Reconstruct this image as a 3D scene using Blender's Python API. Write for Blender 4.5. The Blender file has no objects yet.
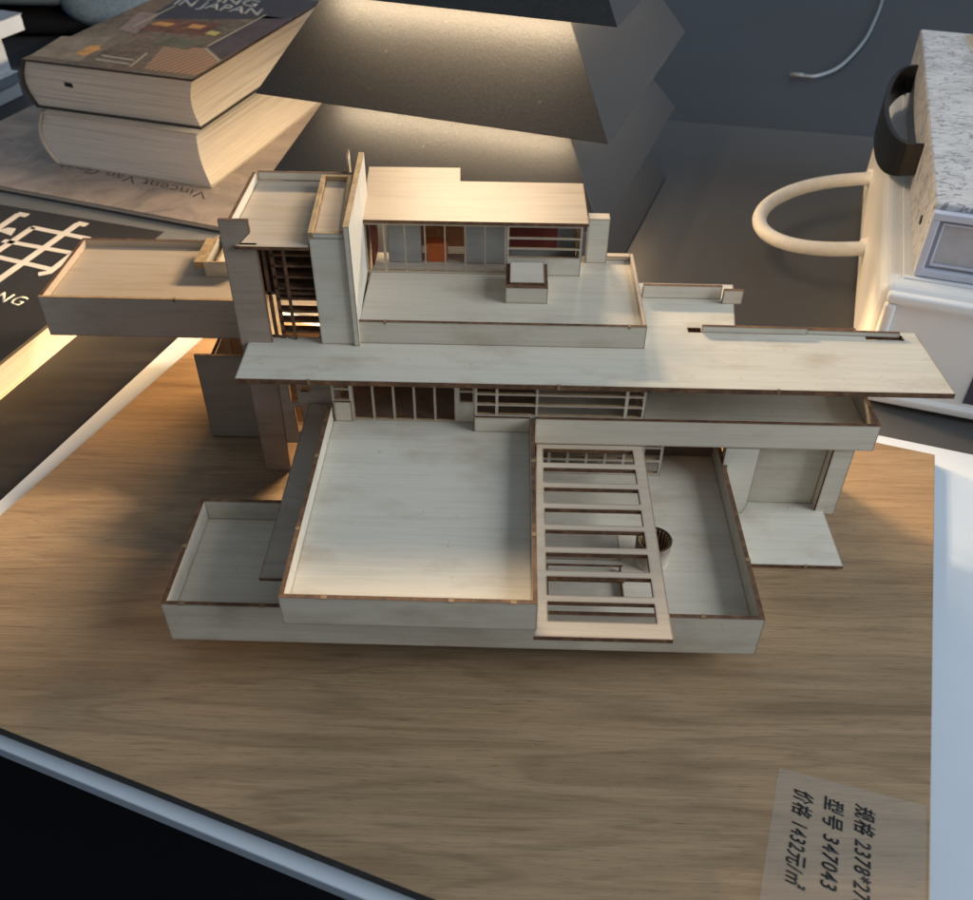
import bpy, bmesh, math, random
from mathutils import Vector, Matrix
random.seed(7)
S = 0.01                                     # the scene is measured in centimetres, Blender units are metres
scene = bpy.context.scene
COL = scene.collection

# ------------------------------------------------------------------ materials
def new_mat(name):
    m = bpy.data.materials.new(name); m.use_nodes = True
    nt = m.node_tree
    b = nt.nodes.get('Principled BSDF')
    return m, nt, b

def N(nt, typ, **kw):
    n = nt.nodes.new(typ)
    for k, v in kw.items():
        if k in n.inputs: n.inputs[k].default_value = v
        else: setattr(n, k, v)
    return n

def coords(nt, scale=(1, 1, 1), rot=(0, 0, 0), randomise=True):
    tc = N(nt, 'ShaderNodeTexCoord')
    mp = N(nt, 'ShaderNodeMapping')
    mp.inputs['Scale'].default_value = scale
    mp.inputs['Rotation'].default_value = rot
    if randomise:
        oi = N(nt, 'ShaderNodeObjectInfo')
        mul = N(nt, 'ShaderNodeMath', operation='MULTIPLY'); mul.inputs[1].default_value = 3.7
        nt.links.new(oi.outputs['Random'], mul.inputs[0])
        add = N(nt, 'ShaderNodeVectorMath', operation='ADD')
        nt.links.new(tc.outputs['Object'], add.inputs[0]); nt.links.new(mul.outputs[0], add.inputs[1])
        nt.links.new(add.outputs[0], mp.inputs['Vector'])
    else:
        nt.links.new(tc.outputs['Object'], mp.inputs['Vector'])
    return mp.outputs['Vector']

def noise(nt, vec, scale, detail=4, rough=.6, dist=0):
    n = N(nt, 'ShaderNodeTexNoise')
    n.inputs['Scale'].default_value = scale; n.inputs['Detail'].default_value = detail
    n.inputs['Roughness'].default_value = rough; n.inputs['Distortion'].default_value = dist
    nt.links.new(vec, n.inputs['Vector'])
    return n.outputs['Fac']

def ramp(nt, fac, stops, interp='LINEAR'):
    r = N(nt, 'ShaderNodeValToRGB'); e = r.color_ramp
    e.interpolation = interp
    while len(e.elements) < len(stops): e.elements.new(.5)
    for el, (p, c) in zip(e.elements, stops):
        el.position = p; el.color = (*c, 1) if len(c) == 3 else c
    nt.links.new(fac, r.inputs['Fac'])
    return r.outputs['Color']

def mix(nt, fac, a, b, mode='MIX'):
    m = N(nt, 'ShaderNodeMix', data_type='RGBA', blend_type=mode)
    if isinstance(fac, (int, float)): m.inputs['Factor'].default_value = fac
    else: nt.links.new(fac, m.inputs['Factor'])
    for sock, v in ((m.inputs[6], a), (m.inputs[7], b)):
        if isinstance(v, tuple): sock.default_value = (*v, 1)
        else: nt.links.new(v, sock)
    return m.outputs[2]

def bump(nt, b, h, strength=.2, dist=.0005):
    n = N(nt, 'ShaderNodeBump'); n.inputs['Strength'].default_value = strength; n.inputs['Distance'].default_value = dist
    nt.links.new(h, n.inputs['Height']); nt.links.new(n.outputs['Normal'], b.inputs['Normal'])

def simple(name, col, rough=.6, spec=.4, var=.12, scale=60, bumpy=0):
    m, nt, b = new_mat(name)
    v = coords(nt)
    f = noise(nt, v, scale, 5)
    c = ramp(nt, f, [(.3, tuple(x*(1-var) for x in col)), (.7, tuple(min(1, x*(1+var)) for x in col))])
    nt.links.new(c, b.inputs['Base Color'])
    b.inputs['Roughness'].default_value = rough; b.inputs['Specular IOR Level'].default_value = spec
    if bumpy: bump(nt, b, noise(nt, v, scale*8, 3), bumpy, .0003)
    return m

def basswood(name, light, dark, stain, rot=0):
    m, nt, b = new_mat(name)
    v = coords(nt, (16, 320, 320), (0, 0, rot))
    g = noise(nt, v, 1, 6, .62, .4)
    v2 = coords(nt, (30, 1400, 1400), (0, 0, rot))
    g2 = noise(nt, v2, 1, 3, .6)
    c = ramp(nt, g, [(.28, dark), (.5, light), (.75, tuple(min(1, x*1.06) for x in light))])
    c = mix(nt, .35, c, ramp(nt, g2, [(.35, tuple(x*.8 for x in light)), (.65, light)]), 'MIX')
    v3 = coords(nt, (22, 40, 40))
    st = noise(nt, v3, 1.6, 5, .6)
    sm = ramp(nt, st, [(.52, (0, 0, 0)), (.82, (.7, .7, .7))])
    c = mix(nt, sm, c, stain)
    oi = N(nt, 'ShaderNodeObjectInfo')
    tint = ramp(nt, oi.outputs['Random'], [(0, (.86, .85, .82)), (.5, (1, .98, .95)), (1, (.95, .98, 1))])
    c = mix(nt, 1.0, c, tint, 'MULTIPLY')
    sc_ = noise(nt, coords(nt, (1, 1, 1)), 420, 2, .5)
    c = mix(nt, ramp(nt, sc_, [(.70, (0, 0, 0)), (.76, (.45, .45, .45))]), c, stain)
    # soot left by the laser along every cut edge
    bv = N(nt, 'ShaderNodeBevel', samples=4); bv.inputs['Radius'].default_value = .0011
    ge = N(nt, 'ShaderNodeNewGeometry'); dt = N(nt, 'ShaderNodeVectorMath', operation='DOT_PRODUCT')
    nt.links.new(bv.outputs[0], dt.inputs[0]); nt.links.new(ge.outputs['True Normal'], dt.inputs[1])
    soot = ramp(nt, dt.outputs['Value'], [(.72, (.88, .88, .88)), (.97, (.40, .40, .40)), (.999, (0, 0, 0))])
    c = mix(nt, soot, c, (.12, .055, .023))
    nt.links.new(c, b.inputs['Base Color'])
    b.inputs['Roughness'].default_value = .52; b.inputs['Specular IOR Level'].default_value = .35
    bump(nt, b, g2, .12, .0003)
    return m

M = {}
M['ply'] = basswood('basswood_plate', (.63, .567, .468), (.535, .472, .378), (.36, .27, .18))
M['roofply'] = basswood('honey_basswood_plate', (.55, .44, .335), (.42, .315, .22), (.45, .33, .2))
def burnt():
    m, nt, b = new_mat('laser_burnt_edge')
    v = coords(nt, (1, 1, 1))
    f = noise(nt, v, 260, 4, .7)
    c = ramp(nt, f, [(.25, (.040, .017, .008)), (.5, (.115, .052, .022)), (.72, (.22, .105, .042)), (.92, (.42, .25, .12))])
    nt.links.new(c, b.inputs['Base Color']); b.inputs['Roughness'].default_value = .8
    return m
M['topply'] = basswood('diagonal_basswood_plate', (.435, .33, .24), (.325, .235, .155), (.33, .24, .15), math.radians(14))
M['edge'] = burnt()
M['tab'] = simple('tan_tab', (.26, .165, .085), .7, .3, .3, 200)
M['edge_pale'] = simple('pale_cut_edge', (.40, .26, .13), .7, .3, .35, 180)
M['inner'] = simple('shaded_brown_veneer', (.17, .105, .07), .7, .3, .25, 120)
M['red'] = simple('red_card', (.15, .028, .02), .6, .3, .15)
M['orange'] = simple('orange_card', (.42, .10, .025), .6, .3, .15)
M['darkply'] = basswood('dark_brown_plate', (.35, .275, .215), (.27, .205, .155), (.19, .135, .095))  # darker brown plate for tower front, base wall and lower west wall
M['brownply'] = basswood('brown_tinted_plate', (.46, .39, .32), (.36, .295, .235), (.27, .20, .145))
M['greyply'] = basswood('grey_panel', (.36, .35, .33), (.27, .255, .24), (.25, .2, .16))

def walnut():
    m, nt, b = new_mat('oak_veneer')
    rot = (0, 0, math.radians(7))
    v = coords(nt, (4.5, 40, 40), rot, False)
    big = noise(nt, v, 1, 2, .5, .9)
    v2 = coords(nt, (16, 420, 420), rot, False)
    mid = noise(nt, v2, 1, 6, .65, .5)
    v3 = coords(nt, (60, 2600, 2600), rot, False)
    fine = noise(nt, v3, 1, 3, .6)
    mul = N(nt, 'ShaderNodeMath', operation='MULTIPLY'); mul.inputs[1].default_value = 40; nt.links.new(big, mul.inputs[0])
    sn = N(nt, 'ShaderNodeMath', operation='SINE'); nt.links.new(mul.outputs[0], sn.inputs[0])
    c = ramp(nt, big, [(.3, (.185, .120, .062)), (.45, (.275, .183, .100)), (.6, (.34, .228, .126)), (.75, (.235, .152, .082))])
    ring = ramp(nt, sn.outputs[0], [(0, (0, 0, 0)), (.5, (.06, .06, .06)), (1, (.52, .52, .52))])
    c = mix(nt, ring, c, (.15, .094, .05))
    c = mix(nt, .38, c, ramp(nt, mid, [(.3, (.15, .096, .051)), (.55, (.305, .207, .118)), (.75, (.39, .277, .168))]))
    pv = coords(nt, (130, 2400, 2400), rot, False)
    pore = noise(nt, pv, 1, 2, .5)
    c = mix(nt, ramp(nt, fine, [(.34, (.5, .5, .5)), (.48, (0, 0, 0))]), c, (.13, .082, .045))
    c = mix(nt, ramp(nt, pore, [(.30, (.55, .55, .55)), (.37, (0, 0, 0))]), c, (.08, .05, .028))
    nt.links.new(c, b.inputs['Base Color'])
    r = ramp(nt, mid, [(.3, (.34, .34, .34)), (.7, (.46, .46, .46))])
    nt.links.new(r, b.inputs['Roughness'])
    b.inputs['Specular IOR Level'].default_value = .45
    bump(nt, b, mid, .10, .0004)
    return m
M['oak'] = walnut()
M['oak_edge'] = simple('dark_board_core', (.045, .036, .030), .7, .3, .3, 300)
M['white'] = simple('white_laminate', (.52, .57, .625), .38, .45, .03, 20)

def blackwood():
    m, nt, b = new_mat('black_stained_wood')
    rot = (0, 0, math.radians(9))
    v = coords(nt, (9, 130, 130), rot, False)
    f = noise(nt, v, 1, 6, .65, .6)
    c = ramp(nt, f, [(.3, (.008, .007, .007)), (.6, (.019, .017, .016)), (.8, (.034, .030, .027))])
    nt.links.new(c, b.inputs['Base Color'])
    r = ramp(nt, f, [(.3, (.42, .42, .42)), (.7, (.56, .56, .56))])
    nt.links.new(r, b.inputs['Roughness']); b.inputs['Specular IOR Level'].default_value = .4
    bump(nt, b, f, .12, .0004)
    return m
M['table'] = blackwood()
M['floor'] = simple('dark_floor', (.004, .0045, .007), .9, .3, .2, 3)
M['tabletop'] = simple('charcoal_table_top', (.060, .061, .063), .42, .5, .06, 9)
M['table2'] = simple('blue_black_top', (.027, .030, .035), .4, .5, .15, 6)

def lampblack():
    m, nt, b = new_mat('black_grained_leather')
    v = coords(nt)
    f = noise(nt, v, 900, 3, .7)
    sp = noise(nt, v, 260, 2, .5)
    c = ramp(nt, f, [(.35, (.020, .020, .021)), (.62, (.032, .031, .031)), (.78, (.05, .047, .045))])
    c = mix(nt, ramp(nt, sp, [(.735, (0, 0, 0)), (.80, (.35, .35, .35))]), c, (.2, .19, .18))
    nt.links.new(c, b.inputs['Base Color'])
    b.inputs['Roughness'].default_value = .46; b.inputs['Specular IOR Level'].default_value = .55
    b.inputs['Sheen Weight'].default_value = .06; b.inputs['Sheen Roughness'].default_value = .45
    bump(nt, b, f, .35, .0003)
    return m
M['lamp'] = lampblack()
M['lampmetal'] = simple('black_metal', (.02, .02, .02), .4, .5, .1)
def emis(name, col, s):
    m, nt, b = new_mat(name)
    b.inputs['Emission Color'].default_value = (*col, 1); b.inputs['Emission Strength'].default_value = s
    return m

def pages(name, col, axis_scale, d=.72):
    m, nt, b = new_mat(name)
    v = coords(nt, axis_scale)
    f = noise(nt, v, 1, 3, .7)
    c = ramp(nt, f, [(.3, tuple(x*d for x in col)), (.55, col), (.8, tuple(min(1, x*1.1) for x in col))])
    f2 = noise(nt, coords(nt, (axis_scale[0]*.4, axis_scale[1]*.4, axis_scale[2]*.28)), 1, 2, .5)
    c = mix(nt, ramp(nt, f2, [(.56, (0, 0, 0)), (.70, (.55, .55, .55))]), c, tuple(x*.55 for x in col))
    nt.links.new(c, b.inputs['Base Color']); b.inputs['Roughness'].default_value = .8; b.inputs['Specular IOR Level'].default_value = .2
    bump(nt, b, f, .25, .0004)
    return m
M['pages'] = pages('cream_page_edges', (.76, .68, .58), (14, 14, 1900))
M['pages2'] = pages('warm_white_page_edges', (.76, .71, .64), (14, 14, 1500), .8)
M['pages3'] = pages('ivory_page_edges', (.62, .55, .46), (14, 14, 1700), .85)
M['pages4'] = pages('greyed_page_edges', (.34, .32, .315), (14, 14, 1700), .8)
M['cover_white'] = simple('worn_white_cover', (.52, .47, .40), .5, .4, .08, 40)
M['cover_dark'] = simple('dark_cover_board', (.045, .035, .030), .5, .4, .2, 60)
M['black_cover'] = simple('matt_black_cover', (.022, .021, .022), .55, .4, .12, 40)
M['grey_cover'] = simple('slate_grey_cover', (.13, .135, .14), .5, .4, .08, 30)
M['ink_white'] = simple('white_print', (.62, .58, .53), .6, .3, .04)
M['ink_grey'] = simple('silver_print', (.50, .50, .50), .4, .5, .06)
M['ink_black'] = simple('black_print', (.012, .012, .014), .6, .3, .05)
M['ink_brown'] = simple('brown_print', (.075, .055, .05), .6, .3, .05)

def photo_cover():
    m, nt, b = new_mat('photo_cover_interior')
    v = coords(nt, (1, 1, 1), (0, 0, math.radians(17)))
    n1 = noise(nt, v, 26, 5, .6, .8)
    c = ramp(nt, n1, [(.3, (.09, .07, .055)), (.43, (.25, .20, .13)), (.52, (.36, .21, .11)), (.6, (.22, .22, .16)), (.72, (.50, .32, .18))])
    v2 = coords(nt, (18, 95, 95), (0, 0, math.radians(17)))
    n2 = noise(nt, v2, 1, 4, .6)
    c = mix(nt, .4, c, ramp(nt, n2, [(.35, (.05, .045, .04)), (.6, (.22, .17, .12)), (.75, (.36, .25, .16))]))
    vo = N(nt, 'ShaderNodeTexVoronoi', distance='MANHATTAN'); vo.inputs['Scale'].default_value = 42
    nt.links.new(coords(nt, (1, .8, 1), (0, 0, math.radians(17))), vo.inputs['Vector'])
    bw = N(nt, 'ShaderNodeRGBToBW'); nt.links.new(vo.outputs['Color'], bw.inputs[0])
    c = mix(nt, .45, c, ramp(nt, bw.outputs[0], [(.25, (.07, .055, .045)), (.45, (.22, .20, .15)), (.6, (.42, .26, .14)), (.75, (.26, .15, .11)), (.9, (.50, .40, .28))]))
    c = mix(nt, .5, c, ramp(nt, noise(nt, v, 210, 4, .7), [(.35, (.05, .045, .04)), (.5, (.16, .13, .10)), (.66, (.32, .24, .17))]))
    nt.links.new(c, b.inputs['Base Color']); b.inputs['Roughness'].default_value = .5; b.inputs['Specular IOR Level'].default_value = .25
    return m
M['photo'] = photo_cover()
def tatami():
    m, nt, b = new_mat('orange_woven_mat')
    v = coords(nt, (1, 1, 1), (0, 0, math.radians(28)))
    w = N(nt, 'ShaderNodeTexWave', wave_type='BANDS', bands_direction='X'); w.inputs['Scale'].default_value = 75; w.inputs['Distortion'].default_value = 1.5
    nt.links.new(v, w.inputs['Vector'])
    c = ramp(nt, w.outputs['Fac'], [(.3, (.26, .13, .05)), (.7, (.58, .32, .14))])
    nt.links.new(c, b.inputs['Base Color']); b.inputs['Roughness'].default_value = .3
    return m
M['tatami'] = tatami()
M['ph_purple'] = simple('muted_purple_print', (.10, .075, .085), .5, .25, .25, 90)
M['ph_slate'] = simple('slate_purple_print', (.065, .062, .082), .5, .25, .12, 60)
M['ph_glow'] = simple('amber_print', (.75, .38, .12), .5, .25, .25, 130)
M['ph_olive'] = simple('olive_print', (.17, .16, .10), .5, .25, .25, 120)
M['ph_line'] = simple('pale_print_line', (.55, .50, .36), .28, .5, .1)
M['ph_floor'] = simple('tan_print', (.34, .27, .20), .5, .25, .25, 110)
M['ph_red'] = simple('russet_print', (.20, .085, .05), .5, .25, .45, 170)
M['ph_yellow'] = simple('yellow_print', (.62, .52, .18), .5, .25, .15)
M['ph_pink'] = simple('dusty_pink_print', (.33, .20, .15), .28, .5, .3, 140)

def vg_cover():
    m, nt, b = new_mat('painterly_rose_grey_cover')
    v = coords(nt, (1, 1, 1), (0, 0, .3))
    f = noise(nt, v, 34, 6, .62, 1.2)
    c = ramp(nt, f, [(.33, (.20, .175, .16)), (.5, (.32, .262, .23)), (.66, (.41, .335, .29)), (.8, (.52, .45, .39))])
    nt.links.new(c, b.inputs['Base Color']); b.inputs['Roughness'].default_value = .42
    return m
M['vg'] = vg_cover()

def crackle():
    m, nt, b = new_mat('white_crackled_paper')
    v = coords(nt, (1, 1.9, 1), (0, 0, .3))
    d = N(nt, 'ShaderNodeTexNoise'); d.inputs['Scale'].default_value = 60; d.inputs['Detail'].default_value = 3
    nt.links.new(v, d.inputs['Vector'])
    vm = N(nt, 'ShaderNodeVectorMath', operation='MULTIPLY_ADD'); vm.inputs[1].default_value = (.022,)*3
    nt.links.new(d.outputs['Color'], vm.inputs[0]); nt.links.new(v, vm.inputs[2])
    sc = noise(nt, vm.outputs[0], 52, 3, .6, 1.5)
    line = ramp(nt, sc, [(.465, (0, 0, 0)), (.488, (1, 1, 1)), (.508, (1, 1, 1)), (.531, (0, 0, 0))])
    msk = ramp(nt, noise(nt, v, 95, 3), [(.38, (0, 0, 0)), (.5, (1, 1, 1))])
    k = mix(nt, 1.0, line, msk, 'MULTIPLY')
    base = ramp(nt, noise(nt, v, 40, 4), [(.3, (.50, .485, .475)), (.7, (.66, .645, .63))])
    c = mix(nt, k, base, (.26, .255, .28))
    nt.links.new(c, b.inputs['Base Color']); b.inputs['Roughness'].default_value = .5
    bump(nt, b, k, .4, .0006)
    return m
M['crackle'] = crackle()
M['suit_frame'] = simple('pale_blue_grey_lacquer', (.56, .58, .66), .4, .45, .05, 30)
M['suit_panel'] = simple('grey_fabric_panel', (.46, .45, .46), .6, .3, .08, 160)
M['leather'] = simple('black_leather', (.012, .011, .010), .38, .5, .2, 60)
M['plastic'] = simple('cream_white_plastic', (.76, .76, .75), .42, .45, .03, 15)
M['rope'] = simple('cream_cord', (.82, .82, .80), .55, .4, .06, 200, .15)
M['cable'] = simple('grey_cable', (.20, .225, .24), .4, .5, .06)
M['paper_blue'] = simple('white_page_block', (.80, .84, .88), .6, .3, .05, 60)
M['paper_grey'] = simple('grey_cover_paper', (.28, .32, .38), .5, .4, .1, 40)
M['cushion'] = simple('blue_grey_cloth', (.14, .19, .24), .9, .2, .2, 300, .2)
M['void'] = simple('shadow_black', (.006, .006, .008), .9, .1, .1)  # near-black colour for the painted shade below the cushion
M['fan'] = simple('cream_folded_paper', (.58, .55, .47), .6, .3, .07, 60)
M['fanred'] = simple('rose_paper_edge', (.55, .22, .20), .6, .3, .1, 60)
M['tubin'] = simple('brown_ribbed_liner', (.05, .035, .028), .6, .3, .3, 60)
def tape():
    m, nt, b = new_mat('clear_sticky_film')
    out = nt.nodes['Material Output']
    tr = N(nt, 'ShaderNodeBsdfTransparent'); mx = N(nt, 'ShaderNodeMixShader'); mx.inputs[0].default_value = .10
    b.inputs['Base Color'].default_value = (.60, .57, .52, 1); b.inputs['Roughness'].default_value = .3
    nt.links.new(tr.outputs[0], mx.inputs[1]); nt.links.new(b.outputs[0], mx.inputs[2]); nt.links.new(mx.outputs[0], out.inputs['Surface'])
    return m
M['tape'] = tape()

# ------------------------------------------------------------------ mesh building
BASE = {}
class MB:
    def __init__(s): s.bm = bmesh.new()
    def _faces(s, vs, faces, mi):
        bv = [s.bm.verts.new(Vector(v)*S) for v in vs]
        for f, m in zip(faces, mi):
            try: fc = s.bm.faces.new([bv[i] for i in f]); fc.material_index = m
            except ValueError: pass
    def box(s, x0, x1, y0, y1, z0, z1, mats=None, plate=True):
        vs = [(x0,y0,z0),(x1,y0,z0),(x1,y1,z0),(x0,y1,z0),(x0,y0,z1),(x1,y0,z1),(x1,y1,z1),(x0,y1,z1)]
        fs = [(0,3,2,1),(4,5,6,7),(0,1,5,4),(2,3,7,6),(1,2,6,5),(3,0,4,7)]
        if mats is None:
            if plate:
                d = (x1-x0, y1-y0, z1-z0); a = d.index(min(d)); na = [2,2,1,1,0,0]
                mats = [0 if q == a else 1 for q in na]
            else: mats = [0]*6
        s._faces(vs, fs, mats); return s
    def prism(s, poly, z0, z1, side=1, top=0, poly_top=None):
        n = len(poly); pt = poly_top or poly
        vs = [(x,y,z0) for x,y in poly]+[(x,y,z1) for x,y in pt]
        fs = [tuple(range(n))[::-1], tuple(range(n,2*n))]+[(i,(i+1)%n,n+(i+1)%n,n+i) for i in range(n)]
        s._faces(vs, fs, [top, top]+[side]*n); return s
    def sheet(s, outer, holes, plane, off, th, side=1):
        """a flat plate with holes; plane 'xy' / 'xz' / 'yz'"""
        t = bmesh.new(); loops = []; ed = []
        for lp in [outer]+holes:
            vs = [t.verts.new((a, b, 0)) for a, b in lp]; loops.append(vs)
            ed += [t.edges.new((vs[i], vs[(i+1) % len(vs)])) for i in range(len(vs))]
        t.verts.index_update()
        bmesh.ops.triangle_fill(t, use_beauty=True, edges=ed)
        t.verts.index_update()
        def P(v, k):
            a, b = v.co.x, v.co.y; c = off+k*th
            return {'xy': (a,b,c), 'xz': (a,c,b), 'yz': (c,a,b)}[plane]
        n = len(t.verts); allv = sorted(t.verts, key=lambda v: v.index)
        vs = [P(v,0) for v in allv]+[P(v,1) for v in allv]
        fs = []; mi = []
        for f in t.faces:
            ids = [v.index for v in f.verts]; fs += [ids[::-1], [i+n for i in ids]]; mi += [0, 0]
        for lp in loops:
            for i in range(len(lp)):
                a, b = lp[i].index, lp[(i+1) % len(lp)].index
                fs.append([a, b, b+n, a+n]); mi.append(side)
        t.free(); s._faces(vs, fs, mi); return s
    def tube(s, pts, r, seg=12, mi=0, cap=True):
        pts = [Vector(p) for p in pts]; rings = []
        up = Vector((0,0,1))
        for i, p in enumerate(pts):
            d = (pts[min(i+1,len(pts)-1)]-pts[max(i-1,0)]).normalized()
            a = d.cross(up)
            if a.length < 1e-3: a = d.cross(Vector((1,0,0)))
            a.normalize(); b = a.cross(d)
            rr = r(i/(len(pts)-1)) if callable(r) else r
            rings.append([s.bm.verts.new((p+(a*math.cos(t)+b*math.sin(t))*rr)*S) for t in [2*math.pi*k/seg for k in range(seg)]])
        for A, B in zip(rings, rings[1:]):
            for k in range(seg):
                f = s.bm.faces.new((A[k], A[(k+1)%seg], B[(k+1)%seg], B[k])); f.material_index = mi; f.smooth = True
        if cap:
            for R in (rings[0], rings[-1]):
                f = s.bm.faces.new(R); f.material_index = mi
        return s
    def build(s, name, mats, parent=None, base=None, bevel=0, seg=2, smooth=False, recalc=True):
        root = parent
        while root is not None and root.parent is not None: root = root.parent
        b = BASE[root.name] if root is not None else Vector(base or (0,0,0))*S
        if recalc: bmesh.ops.recalc_face_normals(s.bm, faces=s.bm.faces)
        bmesh.ops.translate(s.bm, verts=s.bm.verts, vec=-b)
        if smooth:
            for f in s.bm.faces: f.smooth = True
        me = bpy.data.meshes.new(name); s.bm.to_mesh(me); s.bm.free()
        for m in mats: me.materials.append(M[m])
        o = bpy.data.objects.new(name, me); COL.objects.link(o)
        if parent is not None: o.parent = parent
        else: o.location = b; BASE[o.name] = b
        if bevel:
            md = o.modifiers.new('bevel', 'BEVEL'); md.width = bevel*S; md.segments = seg; md.limit_method = 'ANGLE'; md.angle_limit = math.radians(40)
        return o

def tag(o, label, cat, group=None, kind=None):
    o['label'] = label
    if cat: o['category'] = cat
    if group: o['group'] = group
    if kind: o['kind'] = kind
    return o
def thing(name, loc, label, cat, group=None):
    o = bpy.data.objects.new(name, None); COL.objects.link(o)
    o.location = Vector(loc)*S; BASE[o.name] = Vector(loc)*S; o.empty_display_size = .02
    return tag(o, label, cat, group)

def ply(name, parent, mb, mats=('ply', 'edge'), **k): return mb.build(name, list(mats), parent, **k)

def text_mesh(name, body, o0, ex, ey, parent, mat, lift=.012, shear=0.0, bold=0.0, spacing=1.0, base=None):
    """lettering lying on a surface: o0 = baseline start, ex = baseline vector (full width), ey = cap-height vector"""
    cu = bpy.data.curves.new(name, 'FONT'); cu.body = body; cu.size = 1; cu.shear = shear; cu.offset = bold; cu.space_character = spacing
    cu.extrude = 0; cu.resolution_u = 4
    t = bpy.data.objects.new('tmp', cu); COL.objects.link(t)
    dg = bpy.context.evaluated_depsgraph_get()
    me = bpy.data.meshes.new_from_object(t.evaluated_get(dg))
    bpy.data.objects.remove(t); bpy.data.curves.remove(cu)
    xs = [v.co.x for v in me.vertices]; ys = [v.co.y for v in me.vertices]
    x0, x1 = min(xs), max(xs); y1 = max(ys)
    o0, ex, ey = Vector(o0), Vector(ex), Vector(ey); nz = ex.cross(ey).normalized()
    capH = .73
    root = parent
    while root is not None and root.parent is not None: root = root.parent
    b = BASE[root.name]
    for v in me.vertices:
        u = (v.co.x-x0)/(x1-x0); w = v.co.y/capH
        v.co = (o0+ex*u+ey*w+nz*lift)*S-b
    me.name = name; me.materials.clear(); me.materials.append(M[mat])
    o = bpy.data.objects.new(name, me); COL.objects.link(o); o.parent = parent
    sd = o.modifiers.new('thick', 'SOLIDIFY'); sd.thickness = lift*.6*S; sd.offset = -1
    return o

ZB, ZW, ZT = -2.77, -3.27, -3.85       # oak board top, white board top, table top

# ------------------------------------------------------------------ table and boards
tb = MB(); tb.prism([(-75,20.2),(34,-17.8),(75,-17.8),(75,43.6),(-75,70.4)], ZT-3, ZT, side=0)
tag(tb.build('table', ['tabletop'], base=(0,15,ZT-3)), 'charcoal grey table top under the boards, books and lamp', 'table')
fl = MB(); fl.prism([(-400,-300),(400,-300),(400,700),(-400,700)], -78, -75, side=0)
tag(fl.build('floor', ['floor'], base=(0,0,-78)), 'dark floor far below the table top', None, kind='structure')
t2 = MB(); t2.prism([(-120,78.9),(120,36.1),(260,330),(-260,330)], ZT-3.4, ZT-.25, side=0)
tag(t2.build('rear_table', ['table2'], base=(0,120,ZT-3.4)), 'dark blue grey table top beyond the black table, a thin cable on it', 'table')

OAK = [(-14.35,-3.26),(12.80,-10.15),(20.30,12.02),(-17.6+2.62,21.9)]
def isect(p, q, r, s):
    (x1,y1),(x2,y2),(x3,y3),(x4,y4) = p, q, r, s
    d = (x1-x2)*(y3-y4)-(y1-y2)*(x3-x4)
    a = x1*y2-y1*x2; b = x3*y4-y3*x4
    return ((a*(x3-x4)-(x1-x2)*b)/d, (a*(y3-y4)-(y1-y2)*b)/d)
L_ = ((-14.641,19.446),(-19.005,7.389)); B_ = ((-14.978,-3.064),(-.806,-8.004)); R_ = ((20.395,11.842),(13.636,-7.724)); T_ = ((18.239,12.738),(20.176,12.109))
OAK = [isect(*L_,*B_), isect(*B_,*R_), isect(*R_,*T_), isect(*T_,*L_)]
ob = MB(); ob.prism(OAK, ZW+.004, ZB)
oak = ob.build('wood_sample_board', ['oak', 'oak_edge'], base=(2,4,ZW), bevel=.03)
tag(oak, 'brown oak veneer sample board lying under the house model, price label on its corner', 'board')
lab = MB(); lab.prism([(10.233,-3.703),(8.55,-8.6),(12.95,-9.35),(14.48,-4.85)], ZB+.004, ZB+.012, side=0)
label = lab.build('price_label', ['tape'], oak)
def lbl(body, p, q, h=.47):
    p = Vector((*p, ZB+.012)); q = Vector((*q, ZB+.012)); ex = q-p; ey = Vector((-ex.y, ex.x, 0)).normalized()*h
    text_mesh('label_text', body, p, ex, ey, label, 'ink_black', .01, shear=.22, bold=.008, spacing=1.14)
lbl('价格 1432元/㎡', (10.62,-4.42), (9.62,-7.40))
lbl('型号 347043', (11.50,-4.62), (10.62,-7.45))
lbl('规格 2378*278', (12.38,-4.85), (11.40,-7.98))

WH = [isect((-20.02,8.19),(-16.39,19.76),(-15.06,-3.46),(-2.24,-8.02)), (24.5,-17.6), (34.3,8.85), isect((18.777,13.944),(22.555,12.714),(-20.02,8.19),(-16.39,19.76))]
wb = MB(); wb.prism(WH, ZT+.004, ZW, side=0)
tag(wb.build('white_board', ['white'], base=(6,2,ZT), bevel=.06, seg=3), 'large glossy white board under the oak sample board, showing along its edges', 'board')

bb_ = MB(); bb_.prism([(-27.5,1.2),(-19.2,-2.0),(-12.6,20.2),(-11.2,26.0),(-20.4,26.4)], ZT+.004, ZT+.15, side=0)
tag(bb_.build('black_sample_board', ['table'], base=(-19,12,ZT)), 'black grained wood sample board lying between the white board and the black book', 'board')
# ------------------------------------------------------------------ the house model
H = thing('architectural_model', (0,5,ZB), 'laser cut wooden architectural model of a modernist house with stacked terraces', 'model')
T = .15

# ground floor: the wide tray
tray = ply('lower_terrace', H, MB().prism([(-9.85,T),(9.85,T),(9.85,9.3),(-5.25,9.3),(-5.25,4.98),(-9.85,4.98)],-1.02,-.88))
ply('parapet', tray, MB().box(-10,10,0,T,-1.84,0))
ply('parapet', tray, MB().box(-10,-9.85,T+.003,5.14,-1.84,-.004))
ply('parapet', tray, MB().box(9.85,10,T+.003,9.9,-1.84,-.004))
ply('parapet', tray, MB().box(-9.85,-5.4,4.99,5.14,-1.2,-.002))
sup = MB()
sup.box(-4.5,8.5,5.5,5.65,ZB,-1.02).box(-4.5,-4.35,5.65,12,ZB,-1.02).box(8.35,8.5,5.65,12,ZB,-1.02).box(-4.35,8.35,11.85,12,ZB,-1.02)
ply('support_wall', H, sup)
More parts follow.
